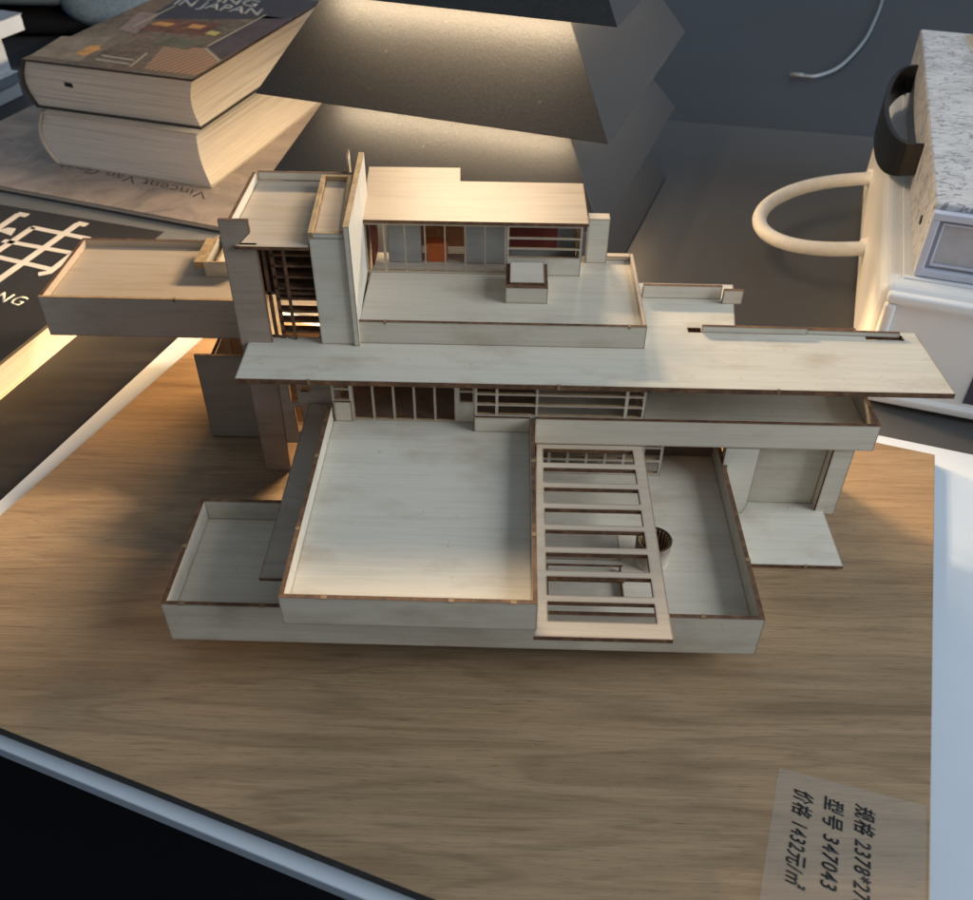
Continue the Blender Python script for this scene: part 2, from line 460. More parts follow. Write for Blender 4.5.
# living room under the big terrace
lr = MB()
def grid_holes(x0, x1, z0, z1, nx, nz, w, h=None):
    h = h or w; out = []
    cx = (x1-x0)/nx; cz = (z1-z0)/nz
    for i in range(nx):
        for j in range(nz):
            a, b = x0+i*cx+w/2, x0+(i+1)*cx-w/2; c, d = z0+j*cz+h/2, z0+(j+1)*cz-h/2
            out.append([(a,c),(b,c),(b,d),(a,d)])
    return out
def rect(a, b, c, d): return [(a,c),(b,c),(b,d),(a,d)]
lr.sheet(rect(-5.3,2.2,-.88,1.27), grid_holes(-5.2,2.1,-.8,1.2,9,2,.12), 'xz', 1.2, .1)
lr.sheet(rect(1.3,8.5,-.88,1.27), grid_holes(1.4,8.4,-.8,1.2,8,2,.12), 'yz', 2.1, .1)
lr.sheet(rect(1.3,8.5,-.88,1.27), [], 'yz', -5.3, .1)
ply('window_wall', H, lr)
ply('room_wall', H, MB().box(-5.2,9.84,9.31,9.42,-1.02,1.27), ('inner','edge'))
ply('window_wall', H, MB().sheet(rect(2.3,7.55,-.88,1.27), grid_holes(2.35,7.5,-.8,1.25,7,3,.13), 'xz', 8.0, .12), ('ply','edge_pale'))
# little stair hatch rails on the tray, seen through the pergola
hr = MB()
for y in (1.2, 2.0, 2.75): hr.box(2.5,5.6,y,y+.05,-.62,-.56, plate=False)
for x in (2.9, 5.5): hr.box(x,x+.05,1.2,2.80,-.87,-.621, plate=False)
hr.build('hatch_rail', ['edge'], H)
hb = MB().box(2.6,5.6,3.3,4.9,-.87,-.74, plate=False); hb.build('stair_hatch', ['brownply'], H)
# round tub
def tub():
    c = (6.70, 3.36); r0, r1 = .64, .58; z0, z1 = -.875, .22; n = 40
    bm = MB(); P = lambda r, z, k: (c[0]+r*math.cos(2*math.pi*k/n), c[1]+r*math.sin(2*math.pi*k/n), z)
    rings = [(r0*.96,z0),(r0,z1),(r1,z1),(r1*.97,z0+.12)]
    R = [[bm.bm.verts.new(Vector(P(r,z,k))*S) for k in range(n)] for r,z in rings]
    for a in range(3):
        for k in range(n):
            f = bm.bm.faces.new((R[a][k],R[a][(k+1)%n],R[a+1][(k+1)%n],R[a+1][k])); f.material_index = 0 if a < 1 else 1; f.smooth = a == 0
    f = bm.bm.faces.new(R[3]); f.material_index = 1
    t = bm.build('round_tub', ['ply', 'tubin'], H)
    rb = MB()
    for k in range(24):
        a = 2*math.pi*k/24; q = Vector((math.cos(a), math.sin(a), 0)); s_ = Vector((-q.y, q.x, 0))*.035
        p = Vector((*c, 0))+q*.52
        rb._faces([p-s_+Vector((0,0,z0+.13)), p+s_+Vector((0,0,z0+.13)), p+s_+Vector((0,0,z1-.05)), p-s_+Vector((0,0,z1-.05)),
                   p-s_+q*.05+Vector((0,0,z0+.13)), p+s_+q*.05+Vector((0,0,z0+.13)), p+s_+q*.05+Vector((0,0,z1-.05)), p-s_+q*.05+Vector((0,0,z1-.05))],
                  [(0,1,2,3),(4,5,6,7),(0,1,5,4),(2,3,7,6),(1,2,6,5),(0,3,7,4)], [0]*6)
    rb.build('liner_rib', ['edge_pale'], t)
tub()

# second floor: the big terrace in front
mt = ply('main_terrace', H, MB().box(-5.36,2.275,-1.24,8.3,1.30,1.424))
ply('parapet', mt, MB().box(-5.51,2.425,-1.39,-1.24,.86,2.114))
ply('parapet', mt, MB().box(-5.51,-5.36,-1.237,8.25,.86,2.112))
ply('parapet', mt, MB().box(2.275,2.425,-1.237,7.70,.86,2.112))
ply('ledge', H, MB().box(-6.66,-5.513,.42,9.9,.80,.93), ('brownply','edge'))
# pergola
holes = [rect(2.80,6.23,a-.80,a) for a in (7.41,6.30,5.20,4.10,3.02,1.93,.85,-.23)]
ply('pergola', H, MB().sheet([(2.33,-1.65),(6.66,-1.65),(6.66,7.70),(2.55,7.70),(2.43,2.0),(2.43,-1.3)], holes, 'xy', .72, .18), ('roofply','edge'))

# balcony on the right
bd = ply('balcony', H, MB().box(2.49,15.32,7.857,12.2,1.28,1.42))
ply('parapet', bd, MB().box(2.47,15.466,7.704,7.854,.914,2.117))
ply('parapet', bd, MB().box(15.316,15.466,7.857,12.2,.914,2.115))
ply('back_wall', bd, MB().box(6.9,15.31,12.05,12.2,1.42,3.60), ('brownply','edge'))
# second floor rooms
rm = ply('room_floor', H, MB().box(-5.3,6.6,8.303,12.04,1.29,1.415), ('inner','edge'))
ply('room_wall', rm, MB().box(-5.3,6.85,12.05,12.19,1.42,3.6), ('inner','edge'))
# window band over the big terrace
bA = MB()
ho = [rect(-5.22,-4.66,2.42,2.86), rect(-5.22,-4.66,2.95,3.5)]
ho += [rect(-4.50+i*.79,-4.50+i*.79+.70,1.52,3.5) for i in range(5)]
ho += [rect(-.42,.06,2.42,2.86), rect(-.42,.06,2.95,3.5)]
bA.sheet(rect(-5.33,.14,1.427,3.6), ho, 'xz', 8.26, .09)
ply('window_frame', H, bA, ('ply','edge_pale'))
fr = ply('sill_panel', H, MB().box(-5.25,-4.6,8.16,8.255,1.43,2.36))
# window band above the balcony
bB = MB(); ho = []
for a, b in ((.25,.93),(1.05,2.45),(2.55,5.78),(5.92,6.45)):
    for c in (2.17, 2.66, 3.15): ho.append(rect(a,b,c,c+.40))
bB.sheet(rect(.149,6.56,1.427,3.6), ho, 'xz', 7.86, .10)
ply('window_frame', H, bB, ('ply','edge_pale'))
ply('sill_panel', H, MB().box(.149,2.27,7.705,7.80,1.428,2.13))
ply('window_frame', H, MB().sheet(rect(7.97,11.9,1.427,3.6), [rect(8.1+i*.95,8.95+i*.95,2.17,3.5) for i in range(4)], 'yz', 6.5, .1), ('ply','edge'))

# the long roof slab between the storeys
slab = [(-8.66,7.54),(17.62,7.54),(17.45,11.60),(10.40,11.78),(10.90,15.10),(-5.0,15.1),(-6.05,10.35),(-8.70,10.62)]
ply('long_roof_slab', H, MB().sheet(slab, [rect(8.48,8.98,11.30,11.62), rect(15.4,16.85,11.0,11.36)], 'xy', 3.60, .217))
st = MB(); st.prism([(8.99,11.30),(13.1,11.26),(13.1,11.40),(8.99,11.44)], 3.822, 4.10, side=0, top=1); st.prism([(13.103,11.30),(16.7,11.2),(16.7,11.33),(13.103,11.40)], 3.822, 4.02, side=0, top=1)
ply('roof_kerb', H, st)
ply('roof_kerb', H, MB().box(6.9,10.15,13.85,14.0,3.82,4.42))
ply('roof_kerb', H, MB().box(10.153,10.95,13.50,13.65,3.82,4.45))

# third floor terrace
ut = ply('upper_terrace', H, MB().box(-4.40,6.46,10.203,15.9,4.47,4.60))
ply('parapet', ut, MB().box(-4.40,6.61,10.05,10.20,3.822,4.794))
ply('parapet', ut, MB().box(6.46,6.61,10.203,15.85,3.822,4.792), ('ply','roofply'))
ply('parapet', ut, MB().box(5.2,6.455,15.55,15.85,4.602,4.80), ('roofply','roofply'))
def UP(*a, **k):
    o = ply(*a, **k); o.location += Vector((.02,-.444,.25))*S; return o
pl = UP('planter', ut, MB().prism([(1.2,12.36),(2.86,12.36),(2.86,14.3),(1.2,14.3)], 4.352, 5.05, side=0, top=1))
ply('planter_lid', pl, MB().box(1.36,2.72,12.62,14.3,5.055,5.14))
# third floor house
uf = MB(); ho = [rect(-4.52,-3.82,4.47,6.5)]
for i in range(6): ho.append(rect(-3.77+i*.815+.05,-3.77+(i+1)*.815-.01,4.47,6.5))
uf.sheet(rect(-4.6,1.2,4.355,6.6), ho, 'xz', 14.6, .08)
UP('window_frame', H, uf, ('ply','edge_pale'))
ur = MB(); ur.sheet(rect(1.21,4.25,4.355,6.6), [rect(1.30,4.16,5.18,5.52), rect(1.30,4.16,5.60,5.98), rect(1.30,4.16,6.06,6.5)], 'xz', 14.6, .08)
UP('window_frame', H, ur, ('ply','edge_pale'))
UP('side_wall', H, MB().sheet(rect(14.69,18.1,4.355,6.6), [rect(14.8,15.5,5.18,6.5)], 'yz', 4.16, .09))
UP('partition', H, MB().box(-3.75,-2.35,15.5,15.6,4.355,6.6), ('greyply','edge'))
UP('partition', H, MB().box(-.55,1.15,15.5,15.6,4.355,6.6), ('greyply','edge'))
UP('partition', H, MB().box(1.3,4.1,16.0,16.1,4.355,6.6), ('greyply','edge'))
UP('red_panel', H, MB().box(1.3,3.3,15.86,15.95,4.9,6.2), ('red','red'))
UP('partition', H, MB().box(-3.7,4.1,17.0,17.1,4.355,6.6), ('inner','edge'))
UP('orange_block', H, MB().box(-2.15,-1.3,15.6,16.1,4.36,5.2, plate=False), ('orange','orange'))
UP('red_panel', H, MB().box(-4.42,-4.34,15.2,16.8,4.36,6.5), ('red','red'))
roof = [(-4.62,14.51),(4.44,14.51),(4.41,18.3),(-.85,18.3),(-.92,19.7),(-4.95,19.65)]
UP('upper_roof', H, MB().prism(roof, 6.62, 6.76), ('topply','edge'))
UP('rear_chimney', H, MB().box(4.55,5.42,15.75,16.3,4.352,6.36, mats=[0,2,0,0,0,0]), ('ply','edge','roofply'))

# chimney and fin
ch = MB(); ch.prism([(-5.83,9.93),(-4.53,9.93),(-4.95,14.85),(-6.13,14.85)], 3.822, 8.30, side=0)
chim = ply('chimney', H, ch, ('ply','edge'))
cp = MB()
cp.prism([(-5.84,9.92),(-5.68,9.92),(-5.98,14.85),(-6.14,14.85)], 8.303, 8.52, side=1, top=1)
cp.prism([(-5.67,9.92),(-4.55,9.92),(-4.56,10.04),(-5.67,10.04)], 8.303, 8.50, side=0, top=1)
cp.prism([(-4.70,10.05),(-4.54,10.05),(-4.94,14.85),(-5.10,14.85)], 8.303, 8.52, side=1, top=1)
cp.prism([(-5.97,14.70),(-5.12,14.70),(-5.12,14.85),(-5.97,14.85)], 8.303, 8.52, side=1, top=1)
ply('cap_rim', chim, cp, ('ply','edge_pale'))
cq = MB(); cq.prism([(-5.66,10.05),(-4.72,10.05),(-5.09,14.69),(-5.95,14.69)], 8.303, 8.33, side=0)
ply('cap_plate', chim, cq, ('roofply','edge'))
fn = MB(); fn.prism([(-4.55,9.82),(-4.34,9.82),(-4.65,16.4),(-4.86,16.4)], 3.822, 8.82, side=0, top=1)
ply('fin_wall', H, fn, ('ply','edge_pale'))
ply('fin_wall', H, MB().prism([(-5.25,15.6),(-5.17,15.6),(-5.25,16.5),(-5.33,16.5)], 7.0, 8.9, side=0, top=1))

# west tower
tw = MB()
tw.sheet([(-8.98,ZB+.004),(-7.9,ZB+.004),(-7.75,3.6),(-7.75,8.0),(-8.35,8.0),(-7.90,8.45),(-7.90,8.95),(-8.98,8.95)], [], 'xz', 9.93, .13)
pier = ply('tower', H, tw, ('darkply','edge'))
ply('side_wall', pier, MB().box(-8.98,-8.85,10.063,15.2,ZB+.004,8.42))
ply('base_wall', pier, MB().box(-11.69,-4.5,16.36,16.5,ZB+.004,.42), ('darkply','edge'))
ply('parapet', pier, MB().box(-8.84,-4.95,15.37,15.5,8.02,8.36))
tr = MB(); tr.prism([(-8.50,9.80),(-5.86,9.80),(-6.17,15.36),(-8.83,15.36),(-8.83,10.08),(-8.50,10.08)], 7.87, 8.0)
ply('tower_roof', pier, tr, ('roofply','edge'))
wb_ = MB()
for z in (4.10,4.56,5.01,5.55,6.01,6.48,6.94,7.38): wb_.box(-7.4,-5.86,10.25,10.62,z,z+.09, plate=False)
ply('window_bar', pier, wb_, ('edge','edge'))
wm = MB().box(-6.95,-6.84,10.18,10.25,3.83,7.86, plate=False).box(-7.72,-7.6,10.3,10.42,3.83,7.86, plate=False).box(-7.42,-7.30,10.25,10.37,3.83,7.86, plate=False)
ply('mullion', pier, wm, ('edge','edge'))
tf = MB().prism([(-8.84,10.3),(-5.9,10.3),(-6.1,15.3),(-8.84,15.3)], 5.75, 5.86)
ply('back_wall', pier, MB().box(-8.6,-5.2,15.1,15.2,4.15,7.8), ('inner','edge'))
ply('tower_floor', pier, tf, ('inner','edge'))
# wall below the slab, between pier and ledge
lw = MB(); lw.sheet(rect(-7.88,-5.35,-1.2,3.58), [rect(-7.42,-7.12,.95,2.3), rect(-7.3,-7.02,-.6,.72), rect(-6.95,-6.6,2.0,2.3), rect(-6.95,-6.6,1.5,1.75), rect(-6.4,-5.6,2.2,2.6)], 'xz', 9.94, .1)
ply('stair_wall', H, lw, ('brownply','edge'))
# lower west wall
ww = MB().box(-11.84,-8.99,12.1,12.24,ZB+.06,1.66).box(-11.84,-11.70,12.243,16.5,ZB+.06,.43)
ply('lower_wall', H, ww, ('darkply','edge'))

# west terrace
lt = ply('west_terrace', H, MB().box(-19.36,-6.2,15.42,20.72,1.92,2.05), ('roofply','edge'))
ply('parapet', lt, MB().box(-19.51,-8.87,15.27,15.42,.43,2.43), ('brownply','edge_pale'))
ply('parapet', lt, MB().box(-19.51,-19.36,15.423,20.85,.43,2.428), ('roofply','edge'))
ply('parapet', lt, MB().box(-19.357,-9.3,20.72,20.85,.43,2.428), ('roofply','edge'))
bx = MB().box(-12.78,-11.3,17.95,18.05,2.053,2.83).box(-12.78,-12.66,18.053,20.6,2.053,2.83).box(-12.2,-12.1,18.053,20.6,2.053,2.82).box(-12.66,-11.3,20.5,20.6,2.053,2.83)
ply('stair_box', lt, bx, ('ply','edge_pale'))
ply('stair_box_side', lt, MB().box(-13.2,-12.785,17.95,20.3,2.5,2.83, plate=False), ('edge_pale','edge_pale'))

# east carport under the balcony
cf = ply('carport_floor', H, MB().box(10.35,14.48,4.90,8.45,ZB+.06,-2.57))
ply('carport_wall', cf, MB().box(10.02,14.1,8.46,8.6,-2.75,1.27))
ply('carport_wall', cf, MB().sheet([(10.05,-2.1),(10.45,-2.1),(10.62,-2.565),(11.05,-2.565),(11.2,-2.1),(11.2,.90),(9.87,.90),(9.87,.01),(10.05,.01)], [], 'xz', 7.71, .13))
ply('carport_pier', cf, MB().box(14.12,14.92,7.97,8.10,ZB+.01,.91).box(14.12,14.25,8.103,8.6,ZB+.01,.91).box(14.78,14.92,8.103,10.5,ZB+.01,.91))

# laser tabs: the little pale tongues that lock the plates
def tab(*a): MB().box(*a, plate=False).build('locking_tab', ['tab'], H)
for x, y, z in ((-4.2,-1.40,2.10),(-.3,-1.40,2.1),(1.6,-1.40,2.1)): tab(x,x+.18,y-.012,y+.165,z-.02,z+.022)
for y in (1.5,5.2): tab(2.265,2.435,y,y+.16,2.08,2.125); tab(-5.52,-5.35,y,y+.16,2.08,2.125)
for x in (-9.4,-6.7,7.9): tab(x,x+.16,-.012,.16,-.04,.012)
for y in (2.6,): tab(-10.012,-9.84,y,y+.16,-.04,.012); tab(9.84,10.012,y,y+.16,-.04,.012)
for x in (-3.4,5.9): tab(x,x+.1,10.04,10.21,4.7,4.806)
for x in (-6.0,3.2,11.2): tab(x,x+.1,7.53,7.6,3.6,3.83)
for x in (-13.5,): tab(x,x+.12,15.26,15.43,2.3,2.445)
for x in (-2.4,2.2): tab(x,x+.08,14.5,14.56,6.63,6.765)
tab(13.0,13.1,4.89,4.95,-2.7,-2.56)

# ------------------------------------------------------------------ pagoda lamp
th = math.radians(-18.5)
d2 = Vector((-math.sin(th), math.cos(th), 0)); d1 = -Vector((math.cos(th), math.sin(th), 0))
CN = Vector((6.12, 24.65, 0)); SIDE = 19.9
LC = CN+(d1+d2)*SIDE/2
lamp = thing('table_lamp', (LC.x, LC.y, ZT), 'black table lamp of stacked pyramid shades glowing warm between the tiers', 'lamp')
def frustum(z0, h, inset, closed, e=(0,0,0)):
    """square shade with a bottom rim at z0; e tells how far its rim stands out beyond the lower tiers"""
    mb = MB(); th_ = .22
    def ring(ins, z):
        a, c, b = ins-e[0], ins-e[1], SIDE-ins+e[2]
        return [CN+d1*p+d2*q+Vector((0,0,z)) for p, q in ((a,c),(b,c),(b,b),(a,b))]
    o0, o1, i0, i1 = ring(0,z0), ring(inset,z0+h), ring(th_,z0), ring(inset+th_,z0+h-(.2 if closed else 0))
    vs = o0+o1+i0+i1; fs = []
    for k in range(4):
        j = (k+1)%4
        fs += [(k,j,4+j,4+k), (8+k,8+j,12+j,12+k), (k,j,8+j,8+k)]
        if not closed: fs.append((4+k,4+j,12+j,12+k))
    if closed: fs += [(4,5,6,7),(12,13,14,15)]
    mb._faces(vs, fs, [0]*len(fs)); return mb
TIERS = (-3.70, 1.15, 6.0, 13.0)
for k, z in enumerate(TIERS):
    top = k == 3
    frustum(z, 6.8 if k >= 2 else 5.0, 4.65 if k >= 2 else 3.42, top, (1.15,5.6,2.0) if top else (0,0,0)).build('lampshade', ['lamp'], lamp, bevel=.05)
sm = MB(); sm.box(LC.x-.8,LC.x+.8,LC.y-.8,LC.y+.8,ZT+.004,16.5, plate=False); sm.build('stem', ['lampmetal'], lamp)
def strip_light(name, mid, along, outward, length, power, col, tilt, linear):
    li = bpy.data.lights.new(name, 'AREA'); li.shape = 'RECTANGLE'; li.size = length*S; li.size_y = .5*S
    li.energy = power; li.color = col
    o = bpy.data.objects.new(name, li); COL.objects.link(o)
    zdir = -(outward*math.cos(tilt)-Vector((0,0,1))*math.sin(tilt)).normalized()   # light shines along -Z
    xdir = along.normalized(); ydir = zdir.cross(xdir)
    li.use_nodes = True; nt = li.node_tree
    em = nt.nodes['Emission']; fo = nt.nodes.new('ShaderNodeLightFalloff'); fo.inputs['Strength'].default_value = 1.0
    nt.links.new(fo.outputs['Constant' if linear else 'Quadratic'], em.inputs['Strength'])
    o.matrix_world = Matrix.Translation(mid*S) @ Matrix((xdir, ydir, zdir)).transposed().to_4x4()
    return o
WARM = (1.0, .77, .50)
def led(z, ins, pf, pl, pr, tilt, linear, n=SIDE-6, shift=0, col=WARM):
    c0 = CN+Vector((0,0,z)); t = math.radians(tilt)
    strip_light('led_front', c0+d1*(SIDE/2-shift)+d2*ins, d1, -d2, n, pf, col, t, linear)
    strip_light('led_right', c0+d2*SIDE/2+d1*ins, d2, -d1, n, pr, col, t, linear)
    strip_light('led_left', c0+d2*SIDE/2+d1*(SIDE-ins), d2, d1, n, pl, col, t, linear)
led(13.15, 2.3, 17.0, 5.0, 4.0, 8, True, 9, 2)     # the top shade throws the light that reaches the table
led(1.25, 1.3, 74.0, 5.0, 7.0, 4, True, 17, 0, (1.0, .62, .28))         # the lowest gap lights the table and the boards at a low angle
led(12.1, 1.6, .15, .05, .025, 105, False)           # and the strips under each rim wash the tier below
led(6.35, 1.0, .12, .04, .02, 100, False)
led(1.5, 1.0, .1, .03, .02, 100, False)

# ------------------------------------------------------------------ books
ang = math.radians(-16.5)
def frame(cx, cy, a):
    u = Vector((math.cos(a), math.sin(a), 0)); v = Vector((-math.sin(a), math.cos(a), 0)); o = Vector((cx, cy, 0))
    return lambda s, t, z=0: o+u*s+v*t+Vector((0,0,z))
def quadprism(f, s0, s1, t0, t1, z0, z1, mb, mi=0):
    P = [f(s0,t0), f(s1,t0), f(s1,t1), f(s0,t1)]
    mb.prism([(p.x,p.y) for p in P], z0, z1, side=mi, top=mi); return mb
def round_book(name, f, W, L, z0, z1, label, pagem, cover, ct, concave, spine_bulge, slant=0):
    """near-right corner of the page block is f(0,0); block runs to s=-W (spine) and t=L"""
    b = thing(name, f(-W/2, L/2, z0), label, 'book', 'books stacked at the back of the table')
    n = 14; prof = []
    for k in range(n+1):
        q = k/n; z = z0+ct+(z1-z0-2*ct)*q
        s = -concave*math.sin(math.pi*q)+slant*(1-q)
        prof.append((s, z))
    left = []
    for k in range(n+1):
        q = 1-k/n; z = z0+ct+(z1-z0-2*ct)*q
        left.append((-W-spine_bulge*math.sin(math.pi*q)*.9+.1, z))
    loop = prof+left
    mb = MB(); m = len(loop)
    vs = [f(s,.0,z) for s,z in loop]+[f(s,L,z) for s,z in loop]
    fs = [tuple(range(m))[::-1], tuple(range(m,2*m))]+[(i,(i+1)%m,m+(i+1)%m,m+i) for i in range(m)]
    mb._faces(vs, fs, [0]*len(fs))
    mb.build('page_block', [pagem], b)
    for k, (za, zb) in enumerate(((z0, z0+ct), (z1-ct, z1))):
        c = MB(); quadprism(f, -W, .12+(slant if k == 0 else 0), -.15, L+.15, za+(.002 if k else 0), zb-(.002 if not k else 0), c)
        c.build('cover', [cover], b)
    sp = MB(); pts = [(-W-spine_bulge*math.sin(math.pi*k/n)-.02, z0+(z1-z0)*k/n) for k in range(n+1)]
    outer = pts; inner = [(s+.14, z) for s, z in pts][::-1]; lp = outer+inner; m = len(lp)
    vs = [f(s,-.15,z) for s,z in lp]+[f(s,L+.15,z) for s,z in lp]
    fs = []
    for i in range(m): fs.append((i,(i+1)%m,m+(i+1)%m,m+i))
    for i in range(n): fs += [(i,i+1,m-2-i,m-1-i), (m+i,m+i+1,2*m-2-i,2*m-1-i)]
    sp._faces(vs, fs, [0]*len(fs)); sp.build('spine', [cover], b, recalc=True)
    return b

# gray flat book, then the painter's book, then two fat ones
fG = frame(-13.9, 27.2, math.radians(-18.3))
gb = thing('flat_book', fG(-13,14,ZT), 'slate grey flat book lying beneath the painter\'s monograph', 'book', 'books stacked at the back of the table')
quadprism(fG,-27,-.3,.2,30,ZT+.16,-2.07,MB()).build('page_block',['pages3'],gb)
quadprism(fG,-27.2,0,0,30.2,ZT+.004,ZT+.16,MB()).build('cover',['grey_cover'],gb); quadprism(fG,-27.2,0,0,30.2,-2.07,-1.91,MB()).build('cover',['grey_cover'],gb)

fV = frame(-14.6, 29.65, math.radians(-18.3))
vg = thing('art_book', fV(-13,14,-1.9), 'rose grey painter\'s monograph, its upside down title under the fat books', 'book', 'books stacked at the back of the table')
quadprism(fV,-25,-.15,.15,31,-1.86,-1.56,MB()).build('page_block',['pages'],vg)
vc = quadprism(fV,-25.2,0,0,31.2,-1.56,-1.5,MB()).build('cover',['vg'],vg); quadprism(fV,-25.2,0,0,31.2,-1.906,-1.86,MB()).build('cover',['cover_dark'],vg)
text_mesh('title_text', 'Vincent Van Gogh', (-17.9,34.75,-1.5), (-11.0,4.5,0), (.28,-1.15,0), vg, 'ink_brown', .01, shear=.25, bold=-.012)

f2 = frame(-18.0, 35.55, ang)
b2 = round_book('thick_book', f2, 11.2, 16.6, -1.495, 1.98, 'fat white covered book under the book on Japan, curved cream page edges', 'pages2', 'cover_white', .10, .22, .75, .35)
f1 = frame(-17.85, 36.2, math.radians(-15.8))
b1 = round_book('photo_book', f1, 11.9, 18.6, 1.985, 5.0, 'thick book on Japan with a photo cover, topmost of its stack', 'pages', 'cover_dark', .12, .35, .55)
# printed picture on the front cover: a collage of a room
def print_poly(name, pts, mat, z): MB().prism(pts, z, z+.006, side=0).build(name, [mat], b1)
P_ = [f1(-11.95,-.12), f1(.1,-.12), f1(.1,18.7), f1(-11.95,18.7)]
print_poly('cover_photo', [(p.x,p.y) for p in P_], 'photo', 5.0)
print_poly('cover_photo', [(-21.2,37.75),(-17.75,36.75),(-16.95,39.4),(-18.5,41.9),(-21.3,42.3)], 'tatami', 5.008)
print_poly('cover_photo', [(-16.88,39.7),(-18.45,42.3),(-16.3,49.4),(-14.1,48.6)], 'ph_purple', 5.008)
print_poly('cover_photo', [(-24.4,48.2),(-16.6,48.6),(-14.3,48.9),(-12.9,53.3),(-23.0,56.2)], 'ph_slate', 5.008)
for k_, (pts, mt_) in enumerate((
    ([(-29.1,40.0),(-28.65,44.0),(-25.2,43.8),(-25.6,38.9)], 'ph_floor'), ([(-25.41,45.6),(-25.27,49.9),(-23.72,49.5),(-23.92,44.8)], 'ph_pink'),
    ([(-24.07,45.66),(-22.8,48.2),(-18.88,47.4),(-19.22,44.56)], 'ph_red'), ([(-22.33,42.68),(-21.28,44.02),(-18.69,43.28),(-19.66,41.56)], 'ph_olive'),
    ([(-26.49,40.43),(-26.0,42.1),(-25.5,42.2),(-25.1,41.4),(-25.72,40.06)], 'ph_glow'), ([(-23.6,46.9),(-23.2,47.6),(-21.9,47.2),(-22.3,46.5)], 'ph_glow'), ([(-20.9,46.3),(-20.7,47.1),(-19.7,46.8),(-19.9,46.0)], 'ph_glow'),
    ([(-24.66,40.31),(-22.34,39.44),(-22.31,39.20),(-24.62,40.07)], 'ph_line'), ([(-24.76,39.52),(-22.35,38.67),(-22.32,38.45),(-24.72,39.28)], 'ph_line'),
    ([(-19.34,44.99),(-19.1,45.7),(-18.31,45.3),(-18.57,44.5)], 'ph_yellow'))):
    print_poly('cover_photo', pts, mt_, 5.0085+.0015*k_)
for (a, b) in (((-22.15,38.1),(-21.9,40.7)), ((-18.45,42.3),(-16.2,49.5)), ((-24.6,46.2),(-23.2,51.5)), ((-18.5,41.9),(-16.95,39.4))):
    p, q = Vector(a), Vector(b); n_ = Vector((-(q-p).y, (q-p).x)).normalized()*.07
    print_poly('cover_line', [tuple(p-n_), tuple(q-n_), tuple(q+n_), tuple(p+n_)], 'ph_line', 5.026)
text_mesh('title_text', 'IN JAPAN', (-23.48,51.89,5.026), (6.75,-2.46,0), (.1,1.62,0), b1, 'ink_grey', .012, bold=.02)
text_mesh('title_text', 'LIVING', (-23.1,53.6,5.026), (5.72,-2.1,0), (.1,1.62,0), b1, 'ink_grey', .012, bold=.02)
mk = MB(); p = f1(-9.35,-.004,3.55); q = f1(-8.75,-.004,3.5)
mk._faces([p,q,q+Vector((0,0,.28)),p+Vector((0,0,.28)), p+Vector((0,.05,0)),q+Vector((0,.05,0)),q+Vector((0,.05,.28)),p+Vector((0,.05,.28))],[(0,1,2,3),(4,5,6,7),(0,1,5,4),(2,3,7,6),(1,2,6,5),(0,3,7,4)],[0]*6)
mk.build('ink_stamp', ['ink_black'], b1)

# black book with white lettering at the left
fB = frame(-23.62, 15.0, math.radians(-16.0))
kb = thing('black_book', fB(-10,8,ZT), 'black covered book with big white character strokes, left of the house model', 'book', 'books stacked at the back of the table')
quadprism(fB,-22,-.12,-8,15.55,ZT+.2,-2.08,MB()).build('page_block',['pages4'],kb)
quadprism(fB,-22.2,.0,-8.2,15.7,ZT+.004,ZT+.2,MB()).build('cover',['cover_white'],kb)
quadprism(fB,-22.2,.12,-8.2,15.7,-2.08,-1.9,MB()).build('cover',['black_cover'],kb)
def ribbon(pts, w, z=-1.9):
    mb = MB()
    P = [Vector(p) for p in pts]
    for i in range(len(P)-1):
        d = (P[i+1]-P[i]).normalized(); n_ = Vector((-d.y, d.x))*w/2
        a, b = P[i]-(d*w*.3 if i else d*0), P[i+1]
        mb.prism([tuple(a-n_), tuple(b-n_), tuple(b+n_), tuple(a+n_)], z+.004+.002*i, z+.012+.002*i, side=0)
    return mb
for pts, w in (([(-29.6,21.5),(-27.136,30.299)],.44), ([(-27.25,30.299),(-23.3,28.98)],.40), ([(-27.6,20.2),(-24.62,30.9),(-24.05,30.7)],.46), ([(-28.2,28.55),(-23.825,27.283)],.38),
               ([(-28.6,26.95),(-24.153,25.346)],.38), ([(-24.6,24.75),(-24.1,25.0),(-23.1,29.0)],.42), ([(-30.1,26.2),(-28.70,32.0),(-28.1,31.8)],.46)):
    ribbon(pts, w, -1.9+.002*len(pts)).build('character_stroke', ['ink_white'], kb)
MB().prism([(-29.1,29.8),(-28.0,29.2),(-28.1,30.1),(-28.6,30.2)], -1.893, -1.885, side=0).build('character_stroke', ['ink_white'], kb)
text_mesh('title_text', 'NG', (-25.95,22.0,-1.9), (1.62,-.55,0), (.28,.85,0), kb, 'ink_white', .012, bold=.012, spacing=1.15)

